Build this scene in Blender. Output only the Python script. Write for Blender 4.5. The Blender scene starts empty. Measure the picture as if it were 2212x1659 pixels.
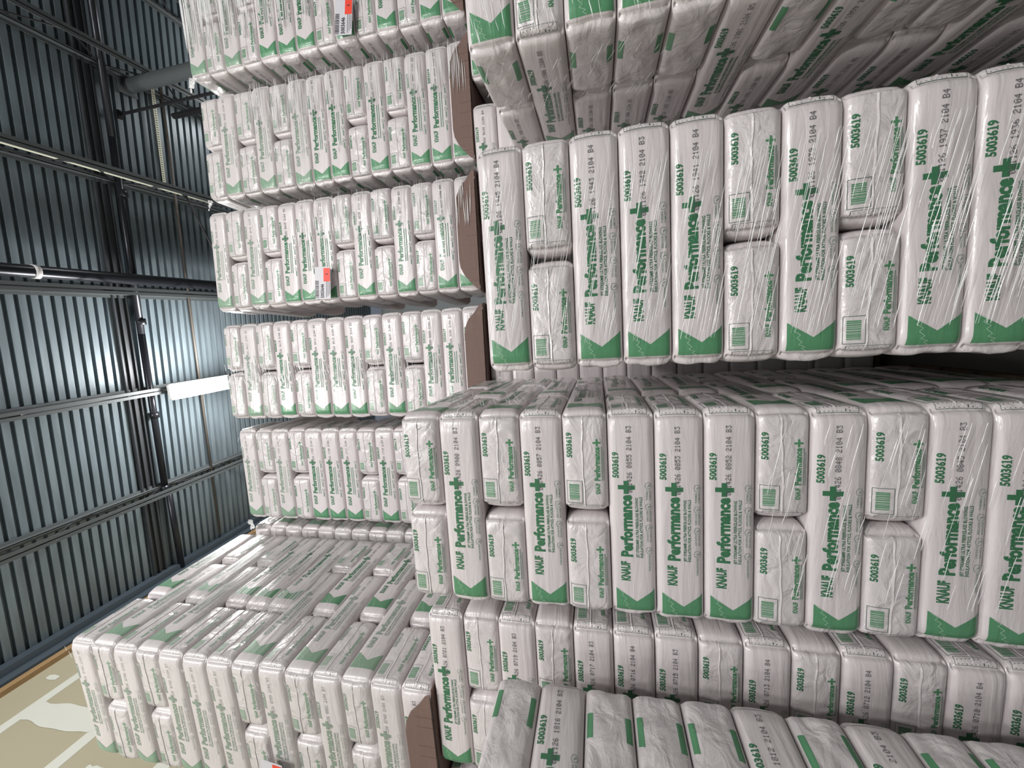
import bpy, math, random
import numpy as np
from mathutils import Matrix, Vector

random.seed(7)
rng = np.random.RandomState(11)
sc = bpy.context.scene
col = sc.collection
HC = 2.15                      # camera height above the floor

# ------------------------------------------------------------------ camera (phone held sideways, looking up a little)
R = np.array([[-0.06745438, -0.9853158, -0.15685245],
              [0.20663865, -0.16759859, 0.96395601],
              [-0.97608933, 0.03261128, 0.21490958]])
cd = bpy.data.cameras.new('camera')
cam = bpy.data.objects.new('camera', cd)
col.objects.link(cam)
cd.sensor_fit = 'HORIZONTAL'
cd.sensor_width = 36.0
cd.lens = 36.0 * 860.0 / 2212.0
cd.clip_start = 0.02
cd.clip_end = 100
M4 = Matrix.Identity(4)
for i in range(3):
    M4[i][0] = R[i][0]
    M4[i][1] = -R[i][1]
    M4[i][2] = -R[i][2]
M4[2][3] = HC
cam.matrix_world = M4
sc.camera = cam

# ------------------------------------------------------------------ world, exposure
w = bpy.data.worlds.new('world')
sc.world = w
w.use_nodes = True
w.node_tree.nodes['Background'].inputs[0].default_value = (0.6, 0.7, 0.85, 1)
w.node_tree.nodes['Background'].inputs[1].default_value = 0.2
sc.view_settings.view_transform = 'Standard'
sc.view_settings.look = 'None'
sc.view_settings.gamma = 1.0
sc.view_settings.exposure = 0.0
sc.view_settings.use_curve_mapping = False

# lamp layout: (x, y, z, power); the first is the strip seen in the photograph
HR = 7.6                       # roof height above the camera on the camera's own line
LAMPS = [(-0.80, 5.78, HC + 7.05, 460), (-0.80, -1.2, HC + 7.05, 440), (4.4, -5.4, HC + 6.4, 1250),
         (1.6, -3.4, HC + 6.6, 760), (-0.8, -6.4, HC + 6.9, 380), (4.4, 7.6, HC + 6.5, 110)]

# ------------------------------------------------------------------ materials
def lin(c):
    return tuple(((x / 255.0 + 0.055) / 1.055) ** 2.4 if x > 10 else x / 255.0 / 12.92 for x in c)

def mat(name, rgb, rough=0.5, metal=0.0, coat=0.0, emit=None, es=0.0, spec=0.5):
    m = bpy.data.materials.new(name)
    m.use_nodes = True
    b = m.node_tree.nodes['Principled BSDF']
    b.inputs['Base Color'].default_value = (*lin(rgb), 1)
    b.inputs['Roughness'].default_value = rough
    b.inputs['Metallic'].default_value = metal
    b.inputs['Coat Weight'].default_value = coat
    b.inputs['Coat Roughness'].default_value = 0.12
    b.inputs['Specular IOR Level'].default_value = spec
    if emit:
        b.inputs['Emission Color'].default_value = (*emit, 1)
        b.inputs['Emission Strength'].default_value = es
    return m

def noise_bump(m, scale=(6, 6, 30), strength=0.25, dist=0.01, detail=4, color_amt=0.0, kind='noise', nscale=1.0):
    nt = m.node_tree
    N, Lk = nt.nodes, nt.links
    b = N['Principled BSDF']
    tc = N.new('ShaderNodeTexCoord')
    mp = N.new('ShaderNodeMapping')
    mp.inputs['Scale'].default_value = scale
    info = N.new('ShaderNodeObjectInfo')
    add = N.new('ShaderNodeVectorMath'); add.operation = 'MULTIPLY_ADD'
    add.inputs[1].default_value = (7.3, 5.1, 9.7)
    Lk.new(info.outputs['Random'], add.inputs[0])
    Lk.new(tc.outputs['Object'], mp.inputs['Vector'])
    Lk.new(mp.outputs['Vector'], add.inputs[2])
    if kind == 'voronoi':
        t = N.new('ShaderNodeTexVoronoi'); t.feature = 'SMOOTH_F1'
        t.inputs['Scale'].default_value = nscale
        out = t.outputs['Distance']
    else:
        t = N.new('ShaderNodeTexNoise')
        t.inputs['Scale'].default_value = nscale
        t.inputs['Detail'].default_value = detail
        t.inputs['Distortion'].default_value = 0.6
        out = t.outputs['Fac']
    Lk.new(add.outputs['Vector'], t.inputs['Vector'])
    bp = N.new('ShaderNodeBump')
    bp.inputs['Strength'].default_value = strength
    bp.inputs['Distance'].default_value = dist
    Lk.new(out, bp.inputs['Height'])
    Lk.new(bp.outputs['Normal'], b.inputs['Normal'])
    Lk.new(bp.outputs['Normal'], b.inputs['Coat Normal'])
    return t

BAG = mat('bag_film_white', (213, 205, 206), 0.33, coat=0.5)
noise_bump(BAG, (3.0, 3.0, 22), 0.5, 0.014, 6)
END = mat('bag_end_white', (212, 205, 206), 0.3, coat=0.6)
noise_bump(END, (9, 9, 12), 0.75, 0.025, 6)
GRN = mat('print_green', (82, 138, 100), 0.4, coat=0.3)
noise_bump(GRN, (3.0, 3.0, 22), 0.35, 0.012, 5)
GRL = mat('print_light_line', (172, 202, 178), 0.5)
INK = mat('stamp_ink', (92, 92, 96), 0.6)
TXT = mat('print_text_green', (56, 112, 78), 0.4, coat=0.3)
GRY = mat('print_grey_green', (112, 140, 122), 0.6)
FRM = mat('frame_ink', (70, 90, 80), 0.6)
BAGM = [BAG, GRN, GRL, INK, GRY, FRM, END, TXT]
def wrap_haze(m, k, name):
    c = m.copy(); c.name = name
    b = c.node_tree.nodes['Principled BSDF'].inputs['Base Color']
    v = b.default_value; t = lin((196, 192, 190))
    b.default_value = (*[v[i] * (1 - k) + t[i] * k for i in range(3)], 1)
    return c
# haze of the wrap mixed into the bag colours: paler ink, greyer sack
BAGM_H = [wrap_haze(m, k, m.name + '_wrap_haze') for m, k in zip(BAGM, (.45, .26, .4, .45, .5, .5, .45, .36))]

FILM = bpy.data.materials.new('stretch_film')
FILM.use_nodes = True
b_ = FILM.node_tree.nodes['Principled BSDF']
b_.inputs['Base Color'].default_value = (0.9, 0.9, 0.9, 1)
b_.inputs['Roughness'].default_value = 0.16
b_.inputs['Specular IOR Level'].default_value = 1.0
b_.inputs['Coat Weight'].default_value = 0.6
b_.inputs['Alpha'].default_value = 0.78

CARD = mat('cardboard_brown', (112, 90, 82), 0.7)
noise_bump(CARD, (4, 4, 60), 0.3, 0.006, 3)
WOOD = mat('pallet_wood', (84, 70, 54), 0.85)
STEEL = mat('painted_joist_steel', (92, 98, 100), 0.55, 0.2)
DARKSTEEL = mat('dark_steel', (38, 38, 42), 0.5, 0.3)
PIPE = mat('black_pipe', (44, 46, 52), 0.3, 0.5)
PALE = mat('pale_paint', (226, 228, 206), 0.5)
LABEL = mat('label_paper', (205, 202, 208), 0.5)
REDM = mat('sticker_red', (232, 68, 48), 0.5)
BLK = mat('black_ink', (40, 40, 44), 0.6)
LEDM = mat('led_diffuser', (255, 255, 255), 0.4, emit=(1.0, 0.97, 0.9), es=26.0)
CASE = mat('lamp_housing', (225, 225, 225), 0.4)

DECK = mat('roof_deck_steel', (118, 131, 138), 0.42, 0.2)
def deck_nodes(m):
    nt = m.node_tree; N, Lk = nt.nodes, nt.links
    b = N['Principled BSDF']
    tc = N.new('ShaderNodeTexCoord')
    mp = N.new('ShaderNodeMapping'); mp.inputs['Scale'].default_value = (0.5, 4, 1)
    t = N.new('ShaderNodeTexNoise'); t.inputs['Scale'].default_value = 2.2; t.inputs['Detail'].default_value = 6
    cr = N.new('ShaderNodeMapRange')
    cr.inputs['From Min'].default_value = 0.3; cr.inputs['From Max'].default_value = 0.7
    cr.inputs['To Min'].default_value = 0.75; cr.inputs['To Max'].default_value = 1.15
    mx = N.new('ShaderNodeVectorMath'); mx.operation = 'SCALE'
    mx.inputs[0].default_value = lin((118, 131, 138))
    Lk.new(tc.outputs['Object'], mp.inputs['Vector']); Lk.new(mp.outputs['Vector'], t.inputs['Vector'])
    Lk.new(t.outputs['Fac'], cr.inputs['Value']); Lk.new(cr.outputs['Result'], mx.inputs['Scale'])
    Lk.new(mx.outputs['Vector'], b.inputs['Base Color'])
deck_nodes(DECK)
DRY = mat('drywall_board', (156, 150, 127), 0.85)
MUD = mat('joint_compound', (192, 194, 184), 0.8)
CONC = mat('concrete_floor', (84, 82, 78), 0.6)
WALLM = mat('metal_wall', (110, 116, 118), 0.6)
RAW = mat('raw_lumber_edge', (150, 122, 84), 0.8)
noise_bump(RAW, (2, 8, 30), 0.5, 0.02, 4)

# ------------------------------------------------------------------ mesh helpers
class MB:
    def __init__(self):
        self.v, self.f, self.m = [], [], []
        self.n = 0
    def add(self, verts, faces, mi=0):
        verts = np.asarray(verts, float).reshape(-1, 3)
        self.v.append(verts)
        n = self.n
        self.f += [tuple(int(i) + n for i in f) for f in faces]
        self.m += [mi] * len(faces)
        self.n += len(verts)
    def box(self, c, s, mi=0, rot=None):
        p = np.array([[x, y, z] for x in (-.5, .5) for y in (-.5, .5) for z in (-.5, .5)]) * np.array(s)
        if rot is not None:
            p = p @ np.array(rot).T
        self.add(p + np.array(c), [(0, 1, 3, 2), (4, 6, 7, 5), (0, 4, 5, 1), (2, 3, 7, 6), (0, 2, 6, 4), (1, 5, 7, 3)], mi)
    def tube(self, a, b, r, n=10, mi=0, cap=True):
        a, b = np.array(a, float), np.array(b, float)
        d = b - a; d /= np.linalg.norm(d)
        u = np.cross(d, [0, 0, 1.0])
        if np.linalg.norm(u) < 1e-3:
            u = np.cross(d, [0, 1.0, 0])
        u /= np.linalg.norm(u); v = np.cross(d, u)
        an = np.arange(n) * 2 * math.pi / n
        ring = np.outer(np.cos(an), u) + np.outer(np.sin(an), v)
        p = np.vstack([a + ring * r, b + ring * r])
        f = [(i, (i + 1) % n, n + (i + 1) % n, n + i) for i in range(n)]
        if cap:
            f += [tuple(range(n - 1, -1, -1)), tuple(range(n, 2 * n))]
        self.add(p, f, mi)
    def mesh(self, name, mats, smooth=False):
        me = bpy.data.meshes.new(name)
        me.from_pydata(np.vstack(self.v).tolist(), [], self.f)
        for m in mats:
            me.materials.append(m)
        me.polygons.foreach_set('material_index', self.m)
        me.polygons.foreach_set('use_smooth', [smooth] * len(self.f))
        me.update()
        return me
    def obj(self, name, mats, smooth=False, parent=None):
        o = bpy.data.objects.new(name, self.mesh(name, mats, smooth))
        col.objects.link(o)
        if parent is not None:
            o.parent = parent
        return o

def tag(o, label=None, cat=None, group=None, kind=None):
    if label: o['label'] = label
    if cat: o['category'] = cat
    if group: o['group'] = group
    if kind: o['kind'] = kind
    return o

# ------------------------------------------------------------------ room
SL = 0.085                     # the roof climbs this much per metre towards -X
def roof_z(x):
    return HC + HR - SL * x
XW = -4.28                     # demising wall
XE, YN, YF = 9.0, 12.5, -8.0
P_ = 0.0162 * HR
mb = MB()
ys = []
y = YF
while y < YN:
    ys += [(y, 0.0), (y + P_ * 0.60, 0.0), (y + P_ * 0.63, 0.065), (y + P_ * 0.97, 0.065)]
    y += P_
for i in range(len(ys) - 1):
    (a, za), (b, zb) = ys[i], ys[i + 1]
    q = []
    for x in (XW - 0.1, XE + 0.1):
        q.append([(x, a + 0.0166 * x, roof_z(x) + za), (x, b + 0.0166 * x, roof_z(x) + zb)])
    mb.add([q[0][0], q[0][1], q[1][1], q[1][0]], [(0, 1, 2, 3)])
mb.add([(XW - .2, YF - .3, roof_z(XW) + .2), (XE + .2, YF - .3, roof_z(XE) + .2), (XE + .2, YN + .3, roof_z(XE) + .2), (XW - .2, YN + .3, roof_z(XW) + .2)], [(0, 1, 2, 3)])
tag(mb.obj('ceiling', [DECK]), kind='structure')
mb = MB(); mb.box(((XW + XE) / 2, (YF + YN) / 2, -0.05), (XE - XW + .4, YN - YF + .4, .1))
tag(mb.obj('floor', [CONC]), kind='structure')

# drywall wall with taped joints (boards are real sheets, joints lie 1 mm proud)
zt = roof_z(XW) - 0.42
mb = MB(); mb.box((XW - .06, (YF + YN) / 2, zt / 2), (.12, YN - YF, zt))
def strip(mb, y0, z0, y1, z1, wd, mi):
    n = 14
    pts = []
    for k in range(n + 1):
        t = k / n
        yy, zz = y0 + (y1 - y0) * t, z0 + (z1 - z0) * t
        hw = wd * (0.5 + 0.07 * math.sin(k * .7 + y0) + 0.05 * math.sin(k * 1.1 + z0))
        if k in (0, n): hw *= 0.6
        if abs(z1 - z0) < 1e-6:
            pts += [(XW + .002, yy, zz - hw), (XW + .002, yy, zz + hw)]
        else:
            pts += [(XW + .0035, yy - hw, zz), (XW + .0035, yy + hw, zz)]
    mb.add(pts, [(2 * k, 2 * k + 2, 2 * k + 3, 2 * k + 1) for k in range(n)], mi)
z = zt - 0.62
row = 0
while z > 0.3:
    strip(mb, YF, z, YN, z, 0.16, 1)
    off = 0.0 if row % 2 else 1.2
    yy = YF + off
    while yy < YN:
        strip(mb, yy, z, yy, z - 1.19, 0.26, 1)
        for k in range(1, 3):
            strip(mb, yy + k * .8, z - .38, yy + k * .8, z - .62, 0.07, 1)
        yy += 2.4
    z -= 1.2; row += 1
yy = YF
while yy < YN:
    strip(mb, yy, zt - .2, yy, zt - .38, 0.07, 1); yy += .8
tag(mb.obj('wall_left', [DRY, MUD]), kind='structure')
mb = MB(); mb.box((XE + .06, (YF + YN) / 2, 4.4), (.12, YN - YF, 8.8)); tag(mb.obj('wall_right', [WALLM]), kind='structure')
mb = MB(); mb.box(((XW + XE) / 2, YN + .06, 4.6), (XE - XW, .12, 9.4)); tag(mb.obj('wall_back', [WALLM]), kind='structure')
mb = MB(); mb.box(((XW + XE) / 2, YF - .06, 4.6), (XE - XW, .12, 9.4)); tag(mb.obj('wall_front', [WALLM]), kind='structure')
# ledger angle and raw timber edge over the drywall
mb = MB()
mb.box((XW + .10, (YF + YN) / 2, roof_z(XW) - .09), (.2, YN - YF, .14))
mb.box((XW + .05, (YF + YN) / 2, roof_z(XW) - .22), (.1, YN - YF, .16))
tag(mb.obj('trim_1', [mat('ledger_slate', (84, 96, 106), .5, .2)]), kind='structure')
mb = MB(); mb.box((XW + .02, (YF + YN) / 2, zt + .05), (.1, YN - YF, .1))
tag(mb.obj('trim_2', [RAW]), kind='structure')

# ------------------------------------------------------------------ roof joists, pipes
def joist(x, dep=0.5, lab='', y0=YF + .1, y1=YN - .1):
    root = bpy.data.objects.new('roof_joist', None); col.objects.link(root)
    root.location = (x, 0, roof_z(x) - .01)
    tag(root, lab, 'roof joist', 'open web joists under the roof deck')
    m = MB()
    for s in (-1, 1):
        m.box((s * .035, (y0 + y1) / 2, -.02), (.05, y1 - y0, .012)); m.box((s * .012, (y0 + y1) / 2, -.05), (.008, y1 - y0, .06))
    m.obj('top_chord', [STEEL], parent=root)
    m = MB()
    for s in (-1, 1):
        m.box((s * .032, (y0 + y1) / 2, -dep), (.045, y1 - y0, .01)); m.box((s * .012, (y0 + y1) / 2, -dep + .03), (.008, y1 - y0, .05))
    m.obj('bottom_chord', [STEEL], parent=root)
    m = MB()
    y = y0; k = 0
    while y < y1 - .6:
        za, zb = (-.05, -dep + .02) if k % 2 == 0 else (-dep + .02, -.05)
        m.tube((0, y, za), (0, y + .6, zb), .013, 6); y += .6; k += 1
    m.obj('web', [DARKSTEEL], parent=root)
    return root
JX = [(.74, 'a fragment of roof joist beside the topmost hanging column, photo top'), (.555, 'roof joist slanting past the head of the steel column, upper part of the photo'),
      (.338, 'roof joist with the pale conduit threaded through its web'), (.111, 'roof joist carrying the thick black main pipe'),
      (-.1, 'roof joist that runs behind the lit strip lamp'), (-.33, 'roof joist with zigzag web below the strip lamp, next to the drywall')]
for jx, lab in JX:
    joist(jx * HR / (1 - 0 * jx), .5, lab)

def simple(name, mbd, mats, label, cat, smooth=False, group=None):
    o = mbd.obj(name, mats, smooth)
    return tag(o, label, cat, group)

m = MB(); yb = .698 * HR
pts = [(XW + .1, yb + .09), (-2.6, yb + .05), (-2.5, yb), (0.2, yb - .02), (3.2, yb - .03), (XE - .1, yb - .05)]
for a, b in zip(pts[:-1], pts[1:]):
    m.tube((a[0], a[1], roof_z(a[0]) - .12), (b[0], b[1], roof_z(b[0]) - .12), .05, 12)
for x in (-2.55, -1.2, 0.4, 2.4):
    m.tube((x - .05, yb, roof_z(x) - .12), (x + .05, yb, roof_z(x) - .12), .068, 12)
simple('sprinkler_pipe', m, [PIPE], 'black sprinkler branch pipe crossing all the joists under the deck', 'pipe', True)
m = MB()
for dy in (-.30, -.22, -.12):
    m.box(((XW + XE) / 2, yb + dy, HC + HR - .03 - SL * (XW + XE) / 2), (XE - XW - .3, .022, .05), rot=Matrix.Rotation(math.atan(SL), 3, 'Y'))
m.box(((XW + XE) / 2, yb - .2, HC + HR - .012 - SL * (XW + XE) / 2), (XE - XW - .3, .24, .01), rot=Matrix.Rotation(math.atan(SL), 3, 'Y'))
simple('roof_flashing', m, [mat('flashing_steel', (66, 70, 74), .5, .3)], 'dark ribbed steel strip beside the black branch pipe on the deck', 'steel strip')
m = MB(); yc = .822 * HR
m.tube((XW + .3, yc, roof_z(XW) - .1), (4.4, yc - .1, roof_z(4.4) - .1), .02, 8)
simple('conduit', m, [mat('conduit_tan', (88, 82, 76), .5)], 'thin tan conduit running beside the black branch pipe', 'conduit', True)
m = MB(); xp = .1 * HR; zp = HC + HR - SL * xp - .31
m.tube((xp + .30, YF + .2, zp), (xp + .30, YN - .2, zp), .085, 20)
root = simple('main_pipe', m, [PIPE], 'thick black main pipe alongside a joist, with one bright coupling band', 'pipe', True)
m = MB(); m.tube((xp + .30, 3.98, zp), (xp + .30, 4.04, zp), .092, 20); m.obj('coupling', [CASE], True, root)
m = MB(); xq = .338 * HR
m.tube((xq + .02, YF + .2, roof_z(xq) - .30), (xq + .02, .87 * HR, roof_z(xq) - .30), .022, 8)
simple('conduit', m, [PALE], 'pale cream conduit threaded through a joist web', 'conduit', True)
# perforated strut between joists
m = MB()
n = 46; xa, xb_, ya = .36 * HR, .58 * HR, .79 * HR
for k in range(n):
    x0 = xa + (xb_ - xa) * k / n; x1 = xa + (xb_ - xa) * (k + .62) / n
    z0 = roof_z((x0 + x1) / 2) - .10
    m.box(((x0 + x1) / 2, ya, z0), (x1 - x0, .05, .004))
for s in (-1, 1):
    m.box(((xa + xb_) / 2, ya + s * .022, roof_z((xa + xb_) / 2) - .10), (xb_ - xa, .008, .006), rot=Matrix.Rotation(math.atan(SL), 3, 'Y'))
simple('perforated_strut', m, [PALE], 'pale strut with a row of punched slots bridging two joists', 'strut')
m = MB(); m.tube((.338 * HR, .79 * HR, roof_z(2.5) - .5), (.16 * HR, .885 * HR, roof_z(1) - .46), .018, 8)
simple('brace_rod', m, [DARKSTEEL], 'thin dark rod bracing two joists diagonally', 'brace', True)
m = MB(); m.tube((.54 * HR, .745 * HR, 0), (.54 * HR, .745 * HR, roof_z(4.1) - .02), .1, 20)
m.box((.54 * HR, .745 * HR, .01), (.3, .3, .02)); m.box((.54 * HR, .745 * HR, roof_z(4.1) - .03), (.26, .26, .02))
simple('steel_column', m, [STEEL], 'round grey steel column rising to the roof beside the topmost stack', 'column', True)
m = MB(); m.tube((.475 * HR, .72 * HR, 2.5), (.475 * HR, .72 * HR, roof_z(3.6) - .05), .022, 8)
m.box((.475 * HR, .72 * HR, roof_z(3.6) - .06), (.12, .06, .05)); m.tube((.475 * HR, .72 * HR, 0), (.475 * HR, .72 * HR, 2.5), .022, 8)
simple('drop_pipe', m, [DARKSTEEL], 'slim black pipe dropping from the roof next to the grey column', 'pipe', True)
m = MB(); m.tube((.50 * HR, .80 * HR, 0), (.50 * HR, .80 * HR, HC + 6.9), .045, 10)
simple('drop_pipe', m, [DARKSTEEL], 'short thick black pipe with a small white tip, below the slim drop pipe', 'pipe', True)

# ------------------------------------------------------------------ strip lamps
def strip_lamp(x, y, z, power, label):
    root = bpy.data.objects.new('strip_lamp', None); col.objects.link(root); root.location = (x, y, z)
    tag(root, label, 'lamp', 'linear lamps under the roof')
    m = MB(); m.box((0, 0, .03), (.24, 1.08, .05)); m.box((-.125, 0, .0), (.02, 1.08, .05)); m.box((.125, 0, .0), (.02, 1.08, .05))
    m.obj('housing', [CASE], parent=root)
    m = MB(); m.box((0, 0, -.005), (.23, 1.06, .02)); m.obj('diffuser', [LEDM], parent=root)
    m = MB()
    zz = roof_z(x) - z
    for s in (-.3, .3):
        m.tube((0, s, .05), (0, s, zz - .005), .004, 6)
    m.obj('hanger', [DARKSTEEL], parent=root)
    ld = bpy.data.lights.new('strip_lamp_light', 'POINT'); ld.shadow_soft_size = .28
    ld.energy = power; ld.color = (1.0, .975, .955)
    lo = bpy.data.objects.new('light', ld); col.objects.link(lo); lo.parent = root; lo.location = (0, 0, -.34)
    return root
labs = ['lit white strip lamp hanging under the roof, the only lamp in view', 'lit strip lamp above the aisle over the photographer',
        'lit strip lamp behind the photographer on the far side', 'lit strip lamp behind the photographer in the middle bay', 'lit strip lamp furthest behind the photographer', 'lit strip lamp hidden behind the small stacks']
for (x, y, z, p), lb in zip(LAMPS, labs):
    strip_lamp(x, y, z, p, lb)

# ------------------------------------------------------------------ the insulation bag
BL, BW, BH = 0.990, 0.482, 0.2012

def hsh(seed):
    r = np.random.RandomState(seed)
    k = r.uniform(-1, 1, (10, 3)) * np.array([9, 9, 26])
    return k, r.uniform(0, 6.28, 10), r.uniform(.4, 1, 10)

def surf(q, seed, off=0.0):
    """q: points on the sharp box (BL, BW, BH) -> points on the stuffed bag; also pushes out by off."""
    q = np.asarray(q, float)
    h = np.array([BL / 2, BW / 2, BH / 2])
    rr = 0.029
    inner = np.clip(q, -(h - rr), h - rr)
    d = q - inner
    ln = np.linalg.norm(d, axis=1, keepdims=True)
    d = d / np.maximum(ln, 1e-9)
    p = inner + rr * d
    u = q / h
    # plan corners are rounder than the seams
    ex = np.clip((np.abs(u[:, 0]) - .86) / .14, 0, 1); ey = np.clip((np.abs(u[:, 1]) - .8) / .2, 0, 1)
    k = (ex * ey) ** 1.5 * .022
    p[:, 0] -= np.sign(u[:, 0]) * k; p[:, 1] -= np.sign(u[:, 1]) * k
    kz, ph, am = hsh(seed)
    nz = (np.sin(q @ kz.T + ph) * am).sum(1) / 6.0
    bul = (1 - u[:, 2] ** 2)
    side = np.maximum(np.abs(d[:, 0]), np.abs(d[:, 1]))
    amp = .006 + .003 * d[:, 0] ** 2
    out = bul * (.007 + amp * nz * .6)
    dxy = d.copy(); dxy[:, 2] = 0
    p = p + dxy * out[:, None]
    # crumpled gusset on the -x end
    cr = np.clip(-d[:, 0], 0, 1) * (u[:, 0] < -.9)
    y_, z_ = q[:, 1], q[:, 2]
    fold = np.abs(np.sin(9 * y_ + 14 * z_ + seed) + .6 * np.sin(31 * y_ - 12 * z_ + 2 * seed) + .5 * np.sin(55 * z_ + 18 * y_)) - .6
    p[:, 0] += cr * bul * .007 * fold
    return p + d * off

def box_grid(seed):
    nx, ny, nz = 34, 20, 12
    def ax(n, L, r=.036):
        e = [-L / 2, -L / 2 + r * .3, -L / 2 + r * .65]
        mid = np.linspace(-L / 2 + r, L / 2 - r, n - 5)
        return np.array(e + list(mid) + [-v for v in e[::-1]])
    X, Y, Z = ax(nx, BL), ax(ny, BW), ax(nz, BH)
    V, F, MI = [], [], []
    idx = {}
    def vid(x, y, z):
        key = (round(x, 5), round(y, 5), round(z, 5))
        if key not in idx:
            idx[key] = len(V); V.append(key)
        return idx[key]
    for sgn in (-1, 1):
        for i in range(len(X) - 1):
            for k in range(len(Z) - 1):
                q = [vid(X[i], sgn * BW / 2, Z[k]), vid(X[i + 1], sgn * BW / 2, Z[k]), vid(X[i + 1], sgn * BW / 2, Z[k + 1]), vid(X[i], sgn * BW / 2, Z[k + 1])]
                F.append(q if sgn < 0 else q[::-1]); MI.append(0)
        for j in range(len(Y) - 1):
            for k in range(len(Z) - 1):
                q = [vid(sgn * BL / 2, Y[j], Z[k]), vid(sgn * BL / 2, Y[j + 1], Z[k]), vid(sgn * BL / 2, Y[j + 1], Z[k + 1]), vid(sgn * BL / 2, Y[j], Z[k + 1])]
                F.append(q if sgn > 0 else q[::-1]); MI.append(6)
        for i in range(0, len(X) - 1):
            for j in range(0, len(Y) - 1):
                q = [vid(X[i], Y[j], sgn * BH / 2), vid(X[i + 1], Y[j], sgn * BH / 2), vid(X[i + 1], Y[j + 1], sgn * BH / 2), vid(X[i], Y[j + 1], sgn * BH / 2)]
                F.append(q if sgn > 0 else q[::-1]); MI.append(0)
    return surf(np.array(V), seed), F, MI

# ---- print artwork, in (s, t) of a face: s 0..1 viewer's left to right, t 0..1 top to bottom
def face_q(face, s, t):
    s, t = np.asarray(s), np.asarray(t)
    z = BH * (.5 - t)
    if face == 'front': return np.stack([BL * (s - .5), np.full_like(s, -BW / 2), z], 1)
    if face == 'back': return np.stack([-BL * (s - .5), np.full_like(s, BW / 2), z], 1)
    if face == 'A': return np.stack([np.full_like(s, BL / 2), BW * (s - .5), z], 1)
    return np.stack([np.full_like(s, -BL / 2), -BW * (s - .5), z], 1)

_tc = {}
def text_geo(txt, bold=0.0):
    key = (txt, bold)
    if key in _tc: return _tc[key]
    cu = bpy.data.curves.new('t', 'FONT'); cu.body = txt; cu.resolution_u = 2; cu.offset = bold; cu.size = 1
    ob = bpy.data.objects.new('t', cu); col.objects.link(ob)
    dg = bpy.context.evaluated_depsgraph_get()
    me = bpy.data.meshes.new_from_object(ob.evaluated_get(dg))
    import bmesh
    bm = bmesh.new(); bm.from_mesh(me)
    # the built-in figure one is a bare stem: give it its flag and foot
    bm.verts.ensure_lookup_table()
    done = set()
    stems = []
    for fa in bm.faces:
        if fa.index in done: continue
        grp, st = set(), [fa]
        while st:
            q = st.pop()
            if q in grp: continue
            grp.add(q)
            for e in q.edges:
                st += [l for l in e.link_faces if l not in grp]
        done |= {q.index for q in grp}
        xs = [vv.co.x for q in grp for vv in q.verts]; ys_ = [vv.co.y for q in grp for vv in q.verts]
        if len(grp) == 2: stems.append((min(xs), max(xs), min(ys_), max(ys_)))
    stems.sort()
    if '1' in txt and not any(c in txt for c in 'IlLTFEHi'):
        for x0, x1, y0, y1 in stems:
            for quad in (((x0 - .13, y1 - .19), (x0, y1 - .10), (x0, y1), (x0 - .13, y1 - .09)), ((x0 - .11, y0), (x0, y0), (x0, y0 + .1), (x0 - .11, y0 + .1)), ((x1, y0), (x1 + .11, y0), (x1 + .11, y0 + .1), (x1, y0 + .1))):
                bm.faces.new([bm.verts.new((a, b, 0)) for a, b in quad])
    if bold > .015:
        for yy in np.arange(-.15, .8, .09):
            bmesh.ops.bisect_plane(bm, geom=bm.verts[:] + bm.edges[:] + bm.faces[:], plane_co=(0, float(yy), 0), plane_no=(0, 1, 0))
    else:
        for yy in (.2, .45):
            bmesh.ops.bisect_plane(bm, geom=bm.verts[:] + bm.edges[:] + bm.faces[:], plane_co=(0, yy, 0), plane_no=(0, 1, 0))
    bm.to_mesh(me); bm.free()
    v = np.array([x.co[:2] for x in me.vertices]); f = [tuple(p.vertices) for p in me.polygons]
    bpy.data.objects.remove(ob); bpy.data.curves.remove(cu); bpy.data.meshes.remove(me)
    v[:, 0] -= v[:, 0].min()
    v[:, 0] /= v[:, 0].max()
    _tc[key] = (v, f)
    return _tc[key]

def art_text(L, txt, s0, s1, t0, t1, mi, bold=.02):
    """baseline at t1, cap height reaches t0"""
    v, f = text_geo(txt, bold)
    cap = 0.70
    s = s0 + (s1 - s0) * v[:, 0]
    t = t1 - (t1 - t0) * v[:, 1] / cap
    L.append((s, t, f, mi, .0012))

def art_rect(L, s0, s1, t0, t1, mi, off=.0010, n=1, m=1):
    S, T = np.meshgrid(np.linspace(s0, s1, n + 1), np.linspace(t0, t1, m + 1))
    f = [(j * (n + 1) + i, (j + 1) * (n + 1) + i, (j + 1) * (n + 1) + i + 1, j * (n + 1) + i + 1) for j in range(m) for i in range(n)]
    L.append((S.ravel(), T.ravel(), f, mi, off))

def art_line(L, pts, ws, asp, mi, off=.0022):
    """polyline, half width ws in s units; asp = face length / bag height"""
    fine = [pts[0]]
    for (a, b), (c, d) in zip(pts[:-1], pts[1:]):
        n = max(1, math.ceil(math.hypot(c - a, (d - b) / asp) / (.11 / asp)))
        fine += [(a + (c - a) * i / n, b + (d - b) * i / n) for i in range(1, n + 1)]
    pts = fine
    for (a, b), (c, d) in zip(pts[:-1], pts[1:]):
        dx, dy = (c - a) * asp, (d - b)
        l = math.hypot(dx, dy) or 1
        nx, ny = -dy / l * ws, dx / l * ws * asp
        L.append((np.array([a + nx, c + nx, c - nx, a - nx]), np.array([b + ny, d + ny, d - ny, b - ny]), [(0, 3, 2, 1)], mi, off))

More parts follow.
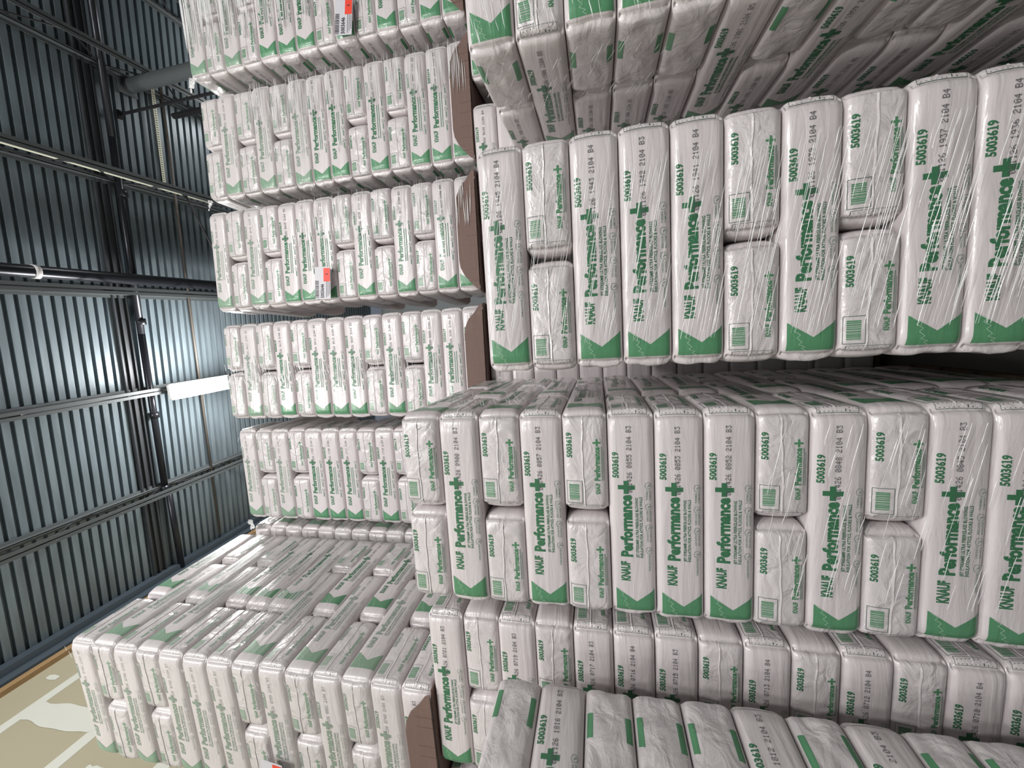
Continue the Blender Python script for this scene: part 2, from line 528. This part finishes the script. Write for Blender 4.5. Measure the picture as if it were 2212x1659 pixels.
DOTS = {'0': '01110 10001 10011 10101 11001 10001 01110', '1': '00100 01100 00100 00100 00100 00100 01110', '2': '01110 10001 00001 00110 01000 10000 11111',
        '3': '11111 00010 00100 00010 00001 10001 01110', '4': '00010 00110 01010 10010 11111 00010 00010', '5': '11111 10000 11110 00001 00001 10001 01110',
        '6': '00110 01000 10000 11110 10001 10001 01110', '7': '11111 00001 00010 00100 01000 01000 01000', '8': '01110 10001 10001 01110 10001 10001 01110',
        '9': '01110 10001 10001 01111 00001 00010 01100', 'B': '11110 10001 10001 11110 10001 10001 11110', ' ': '00000 00000 00000 00000 00000 00000 00000'}
def art_dots(L, txt, s0, s1, t0, t1, mi):
    cw = (s1 - s0) / len(txt); S, T, F = [], [], []
    for ci, ch in enumerate(txt):
        for r, row_ in enumerate(DOTS[ch].split()):
            for c, b in enumerate(row_):
                if b == '1':
                    a = s0 + cw * (ci + .1 + .8 * c / 5); a2 = a + cw * .8 / 5 * .95
                    u = t0 + (t1 - t0) * r / 7; u2 = u + (t1 - t0) / 7 * .95
                    k = len(S); S += [a, a2, a2, a]; T += [u, u, u2, u2]; F.append((k, k + 3, k + 2, k + 1))
    L.append((np.array(S), np.array(T), F, mi, .0024))

def art_long(code, lod, shift=0.0):
    L = []
    asp = BL / BH
    # green field with the notched edge
    n, mrow = 10, 12
    for half, (ta, tb) in enumerate(((.10, .55), (.55, .97))):
        S, T = [], []
        for j in range(mrow // 2 + 1):
            t = ta + (tb - ta) * j / (mrow // 2)
            e = .150 - .062 * ((t - ta) / (tb - ta)) if half == 0 else .088 + .066 * ((t - ta) / (tb - ta))
            for i in range(n + 1):
                S.append(.026 + (e - .026) * i / n); T.append(t)
        f = [(j * (n + 1) + i, (j + 1) * (n + 1) + i, (j + 1) * (n + 1) + i + 1, j * (n + 1) + i + 1) for j in range(mrow // 2) for i in range(n)]
        L.append((np.array(S), np.array(T), f, 1, .0010))
    art_line(L, [(.027, .44), (.04, .36), (.047, .42), (.06, .30), (.07, .36), (.088, .27), (.10, .33), (.115, .22), (.125, .27), (.14, .16)], .0009, asp, 2)
    art_text(L, 'KNAUF', .190, .286, .225, .41, 7, .05)
    art_text(L, 'Performance', .310, .612, .235, .475, 7, .052)
    art_rect(L, .616, .678, .320, .430, 7, n=4); art_rect(L, .6365, .6575, .195, .56, 7, .0012, 1, 3)
    art_text(L, '5003619', .690, .812, .085, .215, 7, .04)
    art_dots(L, code, .622, .935, .395, .50, 3)
    if lod == 0:
        art_text(L, 'JET STREAM\u00ae ULTRA FIBERGLASS BLOWING', .308, .598, .562, .622, 7, .022)
        art_text(L, 'INSULATION FOR ATTICS, FLOORS & WALLS', .308, .602, .652, .712, 7, .022)
        for i, (c, a, b) in enumerate(((.345, 'FORMALDEHYDE-FREE', ''), (.455, 'LOW DUST &', 'EASY INSTALL'), (.555, 'REDUCES', 'NOISE'), (.655, 'THERMAL', 'COMFORT'))):
            art_line(L, [(c - .014, .80), (c, .775), (c + .014, .80), (c + .014, .87), (c, .925), (c - .014, .87), (c - .014, .80)], .0008, asp, 4)
            art_line(L, [(c - .006, .83), (c + .005, .86), (c - .002, .88)], .0012, asp, 4)
            wd = .082 if not b else .05
            if b:
                art_text(L, a, c - .019 - wd, c - .019, .80, .835, 4, .012); art_text(L, b, c - .019 - wd, c - .019, .865, .90, 4, .012)
            else:
                art_text(L, a, c - .019 - wd, c - .019, .83, .865, 4, .012)
    else:
        art_rect(L, .308, .598, .57, .61, 4, n=6); art_rect(L, .308, .602, .66, .70, 4, n=6)
        for c in (.345, .455, .555, .655):
            art_line(L, [(c - .014, .80), (c + .014, .80), (c, .92), (c - .014, .80)], .0012, asp, 4)
            art_rect(L, c - .07, c - .02, .82, .87, 4)
    if shift:
        L = [(s + shift * (1 - s), t, f, mi, off) for s, t, f, mi, off in L]
    return L

def art_A(lod):
    L = []; asp = BW / BH
    art_text(L, '5003619', .555, .80, .085, .205, 7, .04)
    s0, s1, t0, t1 = .105, .325, .055, .415
    art_line(L, [(s0, t0), (s1, t0), (s1, t1), (s0, t1), (s0, t0)], .0020, asp, 5)
    r = random.Random(3); s = s0 + .03
    while s < s1 - .035:
        wd = r.choice([.004, .007, .011]); art_rect(L, s, s + wd, t0 + .06, t1 - .07, 1); s += wd + r.choice([.003, .005])
    art_text(L, 'KNAUF', .20, .305, .715, .81, 1, .045)
    art_text(L, 'Performance', .33, .66, .70, .82, 1, .045)
    art_rect(L, .665, .735, .745, .79, 1, n=2); art_rect(L, .691, .709, .68, .85, 1)
    art_rect(L, .33, .66, .86, .875, 4, n=3); art_rect(L, .33, .62, .90, .912, 4, n=3)
    # printed data box wrapping the corner
    art_line(L, [(.01, .12), (.085, .12), (.085, .86), (.01, .86), (.01, .12)], .0018, asp, 5)
    r = random.Random(5)
    for k in range(9):
        t = .17 + .075 * k
        art_rect(L, .02, .02 + r.uniform(.02, .055), t, t + .02, 5)
    return L

def art_B(lod, seed):
    r = random.Random(seed); L = []
    a = r.uniform(.46, .54); wd = r.uniform(.21, .27)
    art_rect(L, a, a + wd, .03, .17, 1, n=6, m=2)
    a += r.uniform(-.05, .06)
    art_rect(L, a, a + wd, .83, .97, 1, n=6, m=2)
    return L

_body = {}
_bm = {}
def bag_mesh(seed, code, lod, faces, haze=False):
    key = (seed, code, lod, faces, haze)
    if key in _bm: return _bm[key]
    if seed not in _body: _body[seed] = box_grid(seed)
    V, F, MI = _body[seed]
    mb = MB()
    mb.v.append(V); mb.f += [tuple(f) for f in F]; mb.m += list(MI); mb.n = len(V)
    nbody = len(F)
    for fc in faces:
        L = {'f': lambda: art_long(code, lod), 'b': lambda: art_long(code, lod, .06), 'A': lambda: art_A(lod), 'B': lambda: art_B(lod, seed)}[fc]()
        nm = {'f': 'front', 'b': 'back', 'A': 'A', 'B': 'B'}[fc]
        for s, t, f, mi, off in L:
            mb.add(surf(face_q(nm, s, t), seed, off), f, mi)
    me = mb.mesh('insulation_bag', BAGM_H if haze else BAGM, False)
    sm = np.zeros(len(me.polygons), bool); sm[:] = True
    me.polygons.foreach_set('use_smooth', sm)
    _bm[key] = me
    return me

_seam = {}
def seam_mesh(seed):
    """the folded heat-seal that runs across the printed end of a bag"""
    if seed in _seam: return _seam[seed]
    mb = MB(); n = 24
    s = np.linspace(.03, .97, n + 1)
    t = .47 + .02 * np.sin(s * 5 + seed) + .008 * np.sin(s * 23 + seed)
    lo = surf(face_q('A', s, t - .035), seed, .0006); mid = surf(face_q('A', s, t), seed, .0032); hi = surf(face_q('A', s, t + .006), seed, .0004)
    P = np.vstack([lo, mid, hi]); m_ = n + 1
    f = [(j * m_ + i, (j + 1) * m_ + i, (j + 1) * m_ + i + 1, j * m_ + i + 1) for j in range(2) for i in range(n)]
    mb.add(P, f)
    _seam[seed] = mb.mesh('end_seam', [END], False)
    return _seam[seed]

PITCH = 0.203
LEGIBLE = {'0900', '0857', '0855', '0853', '0852', '0848', '1945', '1943', '1942', '1941', '1939', '0721', '0716', '1816'}
ORD = ['first', 'second', 'third', 'fourth', 'fifth', 'sixth', 'seventh', 'eighth', 'ninth', 'tenth', 'eleventh', 'twelfth', 'thirteenth', 'fourteenth', 'fifteenth']
W_, D_, S_ = 1.02, 1.53, 0.51

def link_bag(M, x, y, z, rot, seed, code, lod, faces, label, group, seam=False, tilt=0.0, haze=False):
    o = bpy.data.objects.new('insulation_bag', bag_mesh(seed, code, lod, faces, haze))
    col.objects.link(o)
    o.matrix_world = M @ Matrix.Translation((x, y, z)) @ Matrix.Rotation(rot, 4, 'Z') @ Matrix.Rotation(tilt, 4, 'Y')
    tag(o, label, 'insulation bag', group)
    if seam:
        c = bpy.data.objects.new('end_seam', seam_mesh(seed)); col.objects.link(c); c.parent = o
    return o

def stack(place, xl, yl, yaw, ztop, pattern, side, codes, lod, group, rot180=False, rows=None, skip=(), seams=True, back=False, upper=('upper', 'lower'), haze=0):
    """pattern: courses from the top, 'L' = one bag lying across the front, 'P' = two bags end-on.
    side: 'R'/'L' the flank that the camera also sees."""
    M = Matrix.Translation((xl, yl, 0)) @ Matrix.Rotation(yaw, 4, 'Z')
    if rot180:
        M = M @ Matrix.Translation((W_, D_, 0)) @ Matrix.Rotation(math.pi, 4, 'Z')
    r = random.Random(hash(place) % 1000 if False else sum(map(ord, place)))
    ci = 0
    for k, pt in enumerate(pattern):
        if rows is not None and k not in rows: 
            continue
        z = HC + ztop - PITCH * (k + .5)
        j = lambda a: r.uniform(-a, a)
        nth = ORD[k]
        if pt == 'L':
            code = codes[ci % len(codes)]; ci += 1
            fc = {'R': 'fA', 'L': 'fB', None: 'fA'}[side] if not rot180 else 'B'
            st = code.split()[1]
            if rot180:
                lab = f'crumpled green-barred bag end, {nth} row from the roof, {place}'
            else:
                lab = (f'printed bag stamped {st}, ' if st in LEGIBLE else 'long printed bag, ') + f'{nth} row from the roof, {place}'
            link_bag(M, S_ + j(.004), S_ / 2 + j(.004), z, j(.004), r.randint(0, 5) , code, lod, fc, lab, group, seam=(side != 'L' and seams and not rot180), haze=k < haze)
            if side:
                sx = S_ * 1.5 if (side == 'R') != rot180 else S_ / 2
                fc2 = 'b' if sx > S_ else 'f'
                link_bag(M, sx + j(.004), S_ + S_ + j(.005), z, -math.pi / 2 + j(.006), r.randint(0, 5), code, lod, fc2,
                         f'second flank bag, {nth} row from the roof, {place}', group)
        else:
            for q, (sx, wh) in enumerate(((S_ * 1.5, upper[0]), (S_ / 2, upper[1]))):
                inner = (side == 'R' and sx < S_) or (side == 'L' and sx > S_)
                if rot180:
                    if sx > S_: continue
                    fcs = 'f'; lab = f'long flank bag, {nth} row from the roof, {place}'
                else:
                    fcs = 'A' if (inner or side is None) else ('Ab' if side == 'R' else 'Af')
                    lab = f'{wh} end-on bag, {nth} row from the roof, {place}'
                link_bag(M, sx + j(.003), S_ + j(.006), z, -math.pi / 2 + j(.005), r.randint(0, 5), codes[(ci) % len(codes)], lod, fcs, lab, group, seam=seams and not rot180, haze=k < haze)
            if side:
                code = codes[ci % len(codes)]
                link_bag(M, S_ + j(.004), S_ * 2.5 + j(.005), z, j(.006), r.randint(0, 5), code, lod, 'A' if not rot180 and side == 'R' else 'B',
                         f'rear flank bag, {nth} row from the roof, {place}', group)
    return M

PT_B = 'PLPLPLLLPLPLLL'
PT_A = 'LPLPLLLPLPLPLL'
PT_M = 'LPLLLPLPLLPLL'

def codes(day, start, step, suf, n=14):
    out = []
    h = start
    for i in range(n):
        out.append(f'{day} {h:04d} 2104 {suf}')
        h -= step[i % len(step)]
        if h % 100 > 59: h -= 40
    return out

GB = 'bags in the wide stack just below the dark gap'
pB = 'stack just below the dark gap'
cB = [f'011426 {c} 2104 B3' for c in ('0900', '0857', '0855', '0853', '0852', '0848', '0845', '0843')]
MB_B = stack(pB, -1.434, 1.725, math.radians(2.5), .990, PT_B + 'L', 'R', cB, 0, GB)
pM = 'stack just above the dark gap'
cM = [f'021126 {c} 2104 {s}' for c, s in (('1945', 'B4'), ('1943', 'B4'), ('1942', 'B3'), ('1941', 'B4'), ('1939', 'B4'), ('1937', 'B4'), ('1936', 'B4'))]
MB_M = stack(pM, -.245, 1.775, math.radians(2.6), .503, PT_M, None, cM, 0, 'bags in the wide stack just above the dark gap')
pC = 'stack along the photo top edge'
cC = [f'021126 {c} 2104 B5' for c in ('1908', '1906', '1904', '1903', '1901', '1859', '1857')]
MB_C = stack(pC, 1.105, 1.79, math.radians(1.0), .497, PT_M, 'L', cC, 0, 'bags in the stack along the photo top edge')
pD = 'stack below the stamped 0900 stack'
cD = [f'011426 {c} 2104 {s}' for c, s in (('0721', 'B3'), ('0719', 'B3'), ('0717', 'B3'), ('0716', 'B4'), ('0715', 'B3'), ('0713', 'B4'), ('0712', 'B4'), ('0710', 'B4'))]
MB_D = stack(pD, -2.585, 1.80, math.radians(1.5), .990, PT_A + 'L', None, cD, 0, 'bags in the stack partly behind the crumpled bag ends')
pE = 'stack along the photo bottom edge'
cE = [f'021126 {c} 2104 B3' for c in ('1817', '1816', '1814', '1813', '1812', '1810')]
MB_E = stack(pE, -2.69, .115, math.radians(0), .515, PT_M, 'R', cE, 0, 'bags in the stack along the photo bottom edge', rot180=True)
pF = 'hazy stack beside the drywall'
cF = [f'011226 {c} 2104 B3' for c in ('0748', '0750', '0752', '0755', '0757', '0759', '0801')]
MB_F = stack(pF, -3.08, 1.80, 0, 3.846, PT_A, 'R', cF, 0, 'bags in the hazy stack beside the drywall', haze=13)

GST = [('first small stack from the photo top', 2.545, 3.62, 3.5, PT_A, '0548'), ('second small stack from the photo top', 1.404, 3.60, 4.0, PT_B, '0602'),
       ('third small stack from the photo top', .285, 3.46, 5.0, PT_A, '0648'), ('fourth small stack from the photo top', -.848, 3.40, 4.5, PT_B, '0617'),
       ('fifth small stack from the photo top', -1.975, 3.40, 2.5, PT_A, '1725')]
GST.append(('stack tucked behind the hazy one', -3.07, 3.42, 0, PT_A, '0712'))
GM = []
for i, (pl, x, y, yw, pt, c0) in enumerate(GST):
    cc = codes('011226', int(c0), [2, 1, 2, 3], 'B3')
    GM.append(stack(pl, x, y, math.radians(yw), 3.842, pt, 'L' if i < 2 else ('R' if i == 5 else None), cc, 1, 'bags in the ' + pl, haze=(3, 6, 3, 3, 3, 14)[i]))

def pallet(M, h, label, n=7):
    m = MB()
    for i in range(7):
        m.box((W_ / 2, .06 + i * .235, h - .010), (W_, .12, .018))
    for i in range(3):
        m.box((.05 + i * .46, D_ / 2, (h - .02) / 2), (.09, D_, h - .021))
    o = m.obj('timber_pallet', [WOOD]); o.matrix_world = M
    tag(o, label, 'pallet', 'timber pallets under the low stacks')
# ------------------------------------------------------------------ lower tier under the small stacks and under the hazy one
def lower_tier(x, y, yw, place, pt, c0):
    M = Matrix.Translation((x, y, 0)) @ Matrix.Rotation(math.radians(yw), 4, 'Z')
    stack(place, x, y, math.radians(yw), .985, pt, None, codes('021026', c0, [2], 'B4'), 1, 'bags in the ' + place, rows=(0,))
    n = 13
    m = MB()
    for k in range(1, 15):
        z = HC + .985 - PITCH * (k + .5)
        for (cx, cy, lx, ly) in ((S_, S_ / 2, 1.0, .49), (S_ / 2, S_ * 2, .49, 1.0), (S_ * 1.5, S_ * 2, .49, 1.0)):
            m.box((cx, cy, z), (lx, ly, .20))
    o = m.obj('bag_courses', [BAG])
    bv = o.modifiers.new('round', 'BEVEL'); bv.width = .035; bv.segments = 3
    o.matrix_world = M
    tag(o, f'hidden lower bag courses of the {place}', 'bag courses', None, 'stuff')
    pallet(M, HC + .985 - PITCH * 15 - .003, 'timber pallet under the ' + place)
lower_tier(2.03, 3.62, 0, 'low stack under the first small stack', 'L' * 14, 655)
lower_tier(.83, 3.56, 1, 'low stack under the second small stack', 'L' * 14, 648)
lower_tier(-.25, 3.53, 1, 'low stack under the third small stack', 'L' * 14, 640)
lower_tier(-1.33, 3.50, 1, 'low stack under the fourth small stack', 'L' * 14, 633)
lower_tier(-2.41, 3.50, 1, 'low stack under the fifth small stack', 'L' * 14, 625)
lower_tier(-3.70, 1.82, 0, 'low stack under the hazy stack', 'L' * 14, 615)
lower_tier(-3.49, 3.50, 0, 'low stack behind the hazy one', 'L' * 14, 612)

# ------------------------------------------------------------------ cardboard trays under the upper tier, timber pallets under the low stacks
def tray(M, ztop, n, label, left_only=False):
    zb = HC + ztop - PITCH * n - .004
    root = bpy.data.objects.new('cardboard_tray', None); col.objects.link(root); root.matrix_world = M @ Matrix.Translation((0, 0, zb))
    tag(root, label, 'cardboard tray', 'cardboard trays under the upper stacks')
    m = MB(); m.box((W_ / 2, D_ / 2, -.002), (W_ + .02, D_, .006)); m.obj('base_sheet', [CARD], parent=root)
    prof = [(.0, .0), (.015, .03), (.06, .07), (.13, .13), (.20, .165), (.27, .175), (.75, .175), (.82, .165), (.89, .13), (.95, .07), (1.005, .03), (1.02, 0)]
    m = MB(); n_ = len(prof)
    y0 = -.020
    P = [(a, y0, 0) for a, b in prof] + [(a, y0 + .004 - .004 * (b > .1), b) for a, b in prof] + [(a, y0 + .005, 0) for a, b in prof] + [(a, y0 + .006, b) for a, b in prof]
    f = [(i, i + 1, n_ + i + 1, n_ + i) for i in range(n_ - 1)] + [(2 * n_ + i + 1, 2 * n_ + i, 3 * n_ + i, 3 * n_ + i + 1) for i in range(n_ - 1)] + \
        [(n_ + i, n_ + i + 1, 3 * n_ + i + 1, 3 * n_ + i) for i in range(n_ - 1)]
    m.add(P, f)
    for i in range(9):
        m.box((.08 + .1 * i + .02 * math.sin(i * 3), y0 - .001, .05), (.004, .002, .1))
    m.obj('front_flap', [CARD], parent=root)
for i, mm in enumerate(GM[:5]):
    tray(mm, 3.842, 14, 'brown cardboard tray under the ' + GST[i][0])
tray(MB_F, 3.846, 14, 'brown cardboard tray under the hazy stack beside the drywall')

pallet(MB_B, HC + .990 - PITCH * 15 - .001, 'timber pallet under the stack just below the dark gap')
pallet(MB_D, HC + .990 - PITCH * 15 - .001, 'timber pallet under the stack partly behind the crumpled bag ends')

# ------------------------------------------------------------------ stretch film: the glossy gathers that show on the wrapped faces
def creases(name_label, M, specs, group='stretch film around the stacks', tails=()):
    m = MB()
    for sp in specs:
        face, x0, x1, z0, z1, ang, n, l0, l1, wd, sd = sp
        r = random.Random(sd)
        for ii in range(n):
            u = r.uniform(x0, x1); v = z0 + (z1 - z0) * (ii + r.uniform(.1, .9)) / n; zt_, zb_ = max(max(sp_[3], sp_[4]) for sp_ in specs if sp_[0] == face), 0; l = min(r.uniform(l0, l1), (x1 - x0) * .95); u = min(max(u, x0 + l / 2), x1 - l / 2); a = math.radians(ang + r.gauss(0, .6)); wdt = wd * r.uniform(.5, 1.5)
            k = 6; P = []
            bend = r.uniform(-.002, .002)
            for i in range(k + 1):
                t = i / k - .5
                cu, cv = u + math.cos(a) * l * t, v + math.sin(a) * l * t + bend * math.sin(6 * t)
                cv = min(cv, zt_)
                ww = wdt * (1 - abs(2 * t) ** 3) * .5 + .0002
                nu, nv = -math.sin(a) * ww, math.cos(a) * ww
                base = .027 + .002 * math.sin(3 * t)
                for dn, ho in ((-1, 0), (0, wdt * .6), (1, 0)):
                    uu, vv, d = cu + dn * nu, cv + dn * nv, base + ho
                    if face == 'F': P.append((uu, -d, vv))
                    elif face == 'R': P.append((W_ + d, uu, vv))
                    else: P.append((-d, uu, vv))
            f = []
            for i in range(k):
                for c in range(2):
                    q = 3 * i + c
                    f.append((q, q + 1, q + 4, q + 3))
            m.add(P, f)
    o = m.obj('stretch_film', [FILM], True)
    o.matrix_world = M
    for (tx, tz, sz, sd) in tails:
        r = random.Random(sd); mt = MB(); n = 9; P = []
        for i in range(n + 1):
            for j in range(n + 1):
                a, b = i / n, j / n
                P.append((tx - sz * a * (1 - .6 * b) + r.gauss(0, .006), -.005 - .05 * a * b + r.gauss(0, .007), tz - sz * b * (.3 + .7 * a) + r.gauss(0, .006)))
        mt.add(P, [(i * (n + 1) + j, i * (n + 1) + j + 1, (i + 1) * (n + 1) + j + 1, (i + 1) * (n + 1) + j) for i in range(n) for j in range(n)])
        mt.obj('film_tail', [FILM], False, o)
    tag(o, name_label, 'stretch film', group)
    return o
Z = lambda ztop, k: HC + ztop - PITCH * k      # height of the k-th course boundary

def rowspecs(face, x0, x1, ztop, k0, k1, ang, n, l0, l1, wd, sd):
    return [(face, x0, x1, Z(ztop, k + .85), Z(ztop, k + .12), ang, n, l0, l1, wd, sd + k) for k in range(k0, k1)]
creases('clear stretch film creased over the stack just above the dark gap', MB_M,
        rowspecs('F', .12, .86, .503, 0, 12, -11, 46, .06, .32, .0022, 10))
creases('clear stretch film with few creases over the stack just below the dark gap', MB_B,
        rowspecs('F', .55, .98, .990, 0, 1, -50, 14, .04, .14, .002, 30) + rowspecs('F', .2, .95, .990, 8, 13, -10, 16, .06, .25, .0025, 31)
        + [('R', .02, .5, Z(.99, 3), Z(.99, 0), 20, 40, .06, .2, .0025, 44)])
creases('clear stretch film over the stack along the photo top edge', MB_C,
        rowspecs('F', .0, .2, .497, 0, 8, 10, 8, .04, .15, .0025, 50) + [('L', .05, .5, Z(.497, 4), Z(.497, 0), 25, 60, .03, .09, .002, 60)])
creases('clear stretch film with glinting folds over the hazy stack beside the drywall', MB_F,
        [('R', .35, 1.3, Z(3.826, 7.5), Z(3.826, 2.2), 2, 130, .2, .7, .0045, 70), ('R', .1, .7, Z(3.826, 10), Z(3.826, 6), 4, 40, .12, .4, .004, 71),
         ('R', .6, 1.5, Z(3.826, 4), Z(3.826, 1), 2, 50, .1, .3, .003, 72)] + rowspecs('F', .9, 1.0, 3.826, 0, 13, 5, 5, .03, .07, .003, 73))
creases('densely creased stretch film over the first small stack from the photo top', GM[0],
        rowspecs('F', .22, 1.0, 3.842, 0, 13, 1.5, 12, .3, .75, .0085, 90), tails=[(.01, HC + 3.84, .14, 7)])
creases('creased stretch film over the second small stack from the photo top', GM[1],
        rowspecs('F', .55, 1.0, 3.842, 3, 14, 0, 13, .15, .42, .006, 110) + rowspecs('F', .25, .4, 3.842, 2, 12, 4, 8, .02, .06, .005, 130), tails=[(.01, HC + 3.84, .1, 6)])
creases('stretch film over the third small stack from the photo top', GM[2],
        rowspecs('F', .55, 1.0, 3.842, 5, 14, 0, 13, .12, .36, .005, 150))
creases('stretch film with a shiny band across the fourth small stack from the photo top', GM[3],
        rowspecs('F', .36, .60, 3.842, 0, 12, 4, 22, .03, .12, .004, 170))
creases('smooth stretch film over the fifth small stack from the photo top', GM[4],
        rowspecs('F', .8, 1.0, 3.842, 0, 12, -30, 5, .04, .1, .004, 190), tails=[(.0, HC + 3.84, .13, 5)])

# ------------------------------------------------------------------ paper labels with red stickers
def paper_label(M, x, z, ang, label, digit):
    root = bpy.data.objects.new('pallet_label', None); col.objects.link(root)
    root.matrix_world = M @ Matrix.Translation((x, -.046, z)) @ Matrix.Rotation(math.radians(ang), 4, 'Y')
    tag(root, label, 'label', 'paper labels on the stacks')
    m = MB(); m.box((0, 0, 0), (.30, .0015, .165)); m.obj('paper', [LABEL], parent=root)
    m = MB(); r = random.Random(2); x_ = -.14
    while x_ < .02:
        wd = r.choice([.002, .004, .006]); m.box((x_, -.0015, .062), (wd, .001, .04)); x_ += wd + r.choice([.003, .004])
    v, f = text_geo('5003646', .03)
    m.add(np.stack([-.14 + v[:, 0] * .13, np.full(len(v), -.0016), -.012 + v[:, 1] * .05], 1), f)
    for k in range(3):
        m.box((-.05, -.0015, -.04 - .016 * k), (.17 - .03 * k, .001, .004))
    m.obj('printing', [BLK], parent=root)
    m = MB(); m.box((.075, -.002, -.045), (.125, .001, .068))
    st = m.obj('red_sticker', [REDM], parent=root)
    m = MB(); v, f = text_geo(digit, .03)
    m.add(np.stack([.072 + v[:, 0] * .018, np.full(len(v), -.0032), -.055 + v[:, 1] * .03], 1), f)
    m.obj('sticker_number', [BLK], parent=st)
paper_label(GM[2], .185, Z(3.842, 6.45), 4, 'white barcode label with a red sticker on the third small stack', '1')
paper_label(GM[0], .17, Z(3.842, 8.7), 8, 'white barcode label with a red sticker on the first small stack', '1')
paper_label(MB_F, .215, Z(3.846, 8.2), 8, 'white barcode label with a red sticker on the hazy stack', '1')
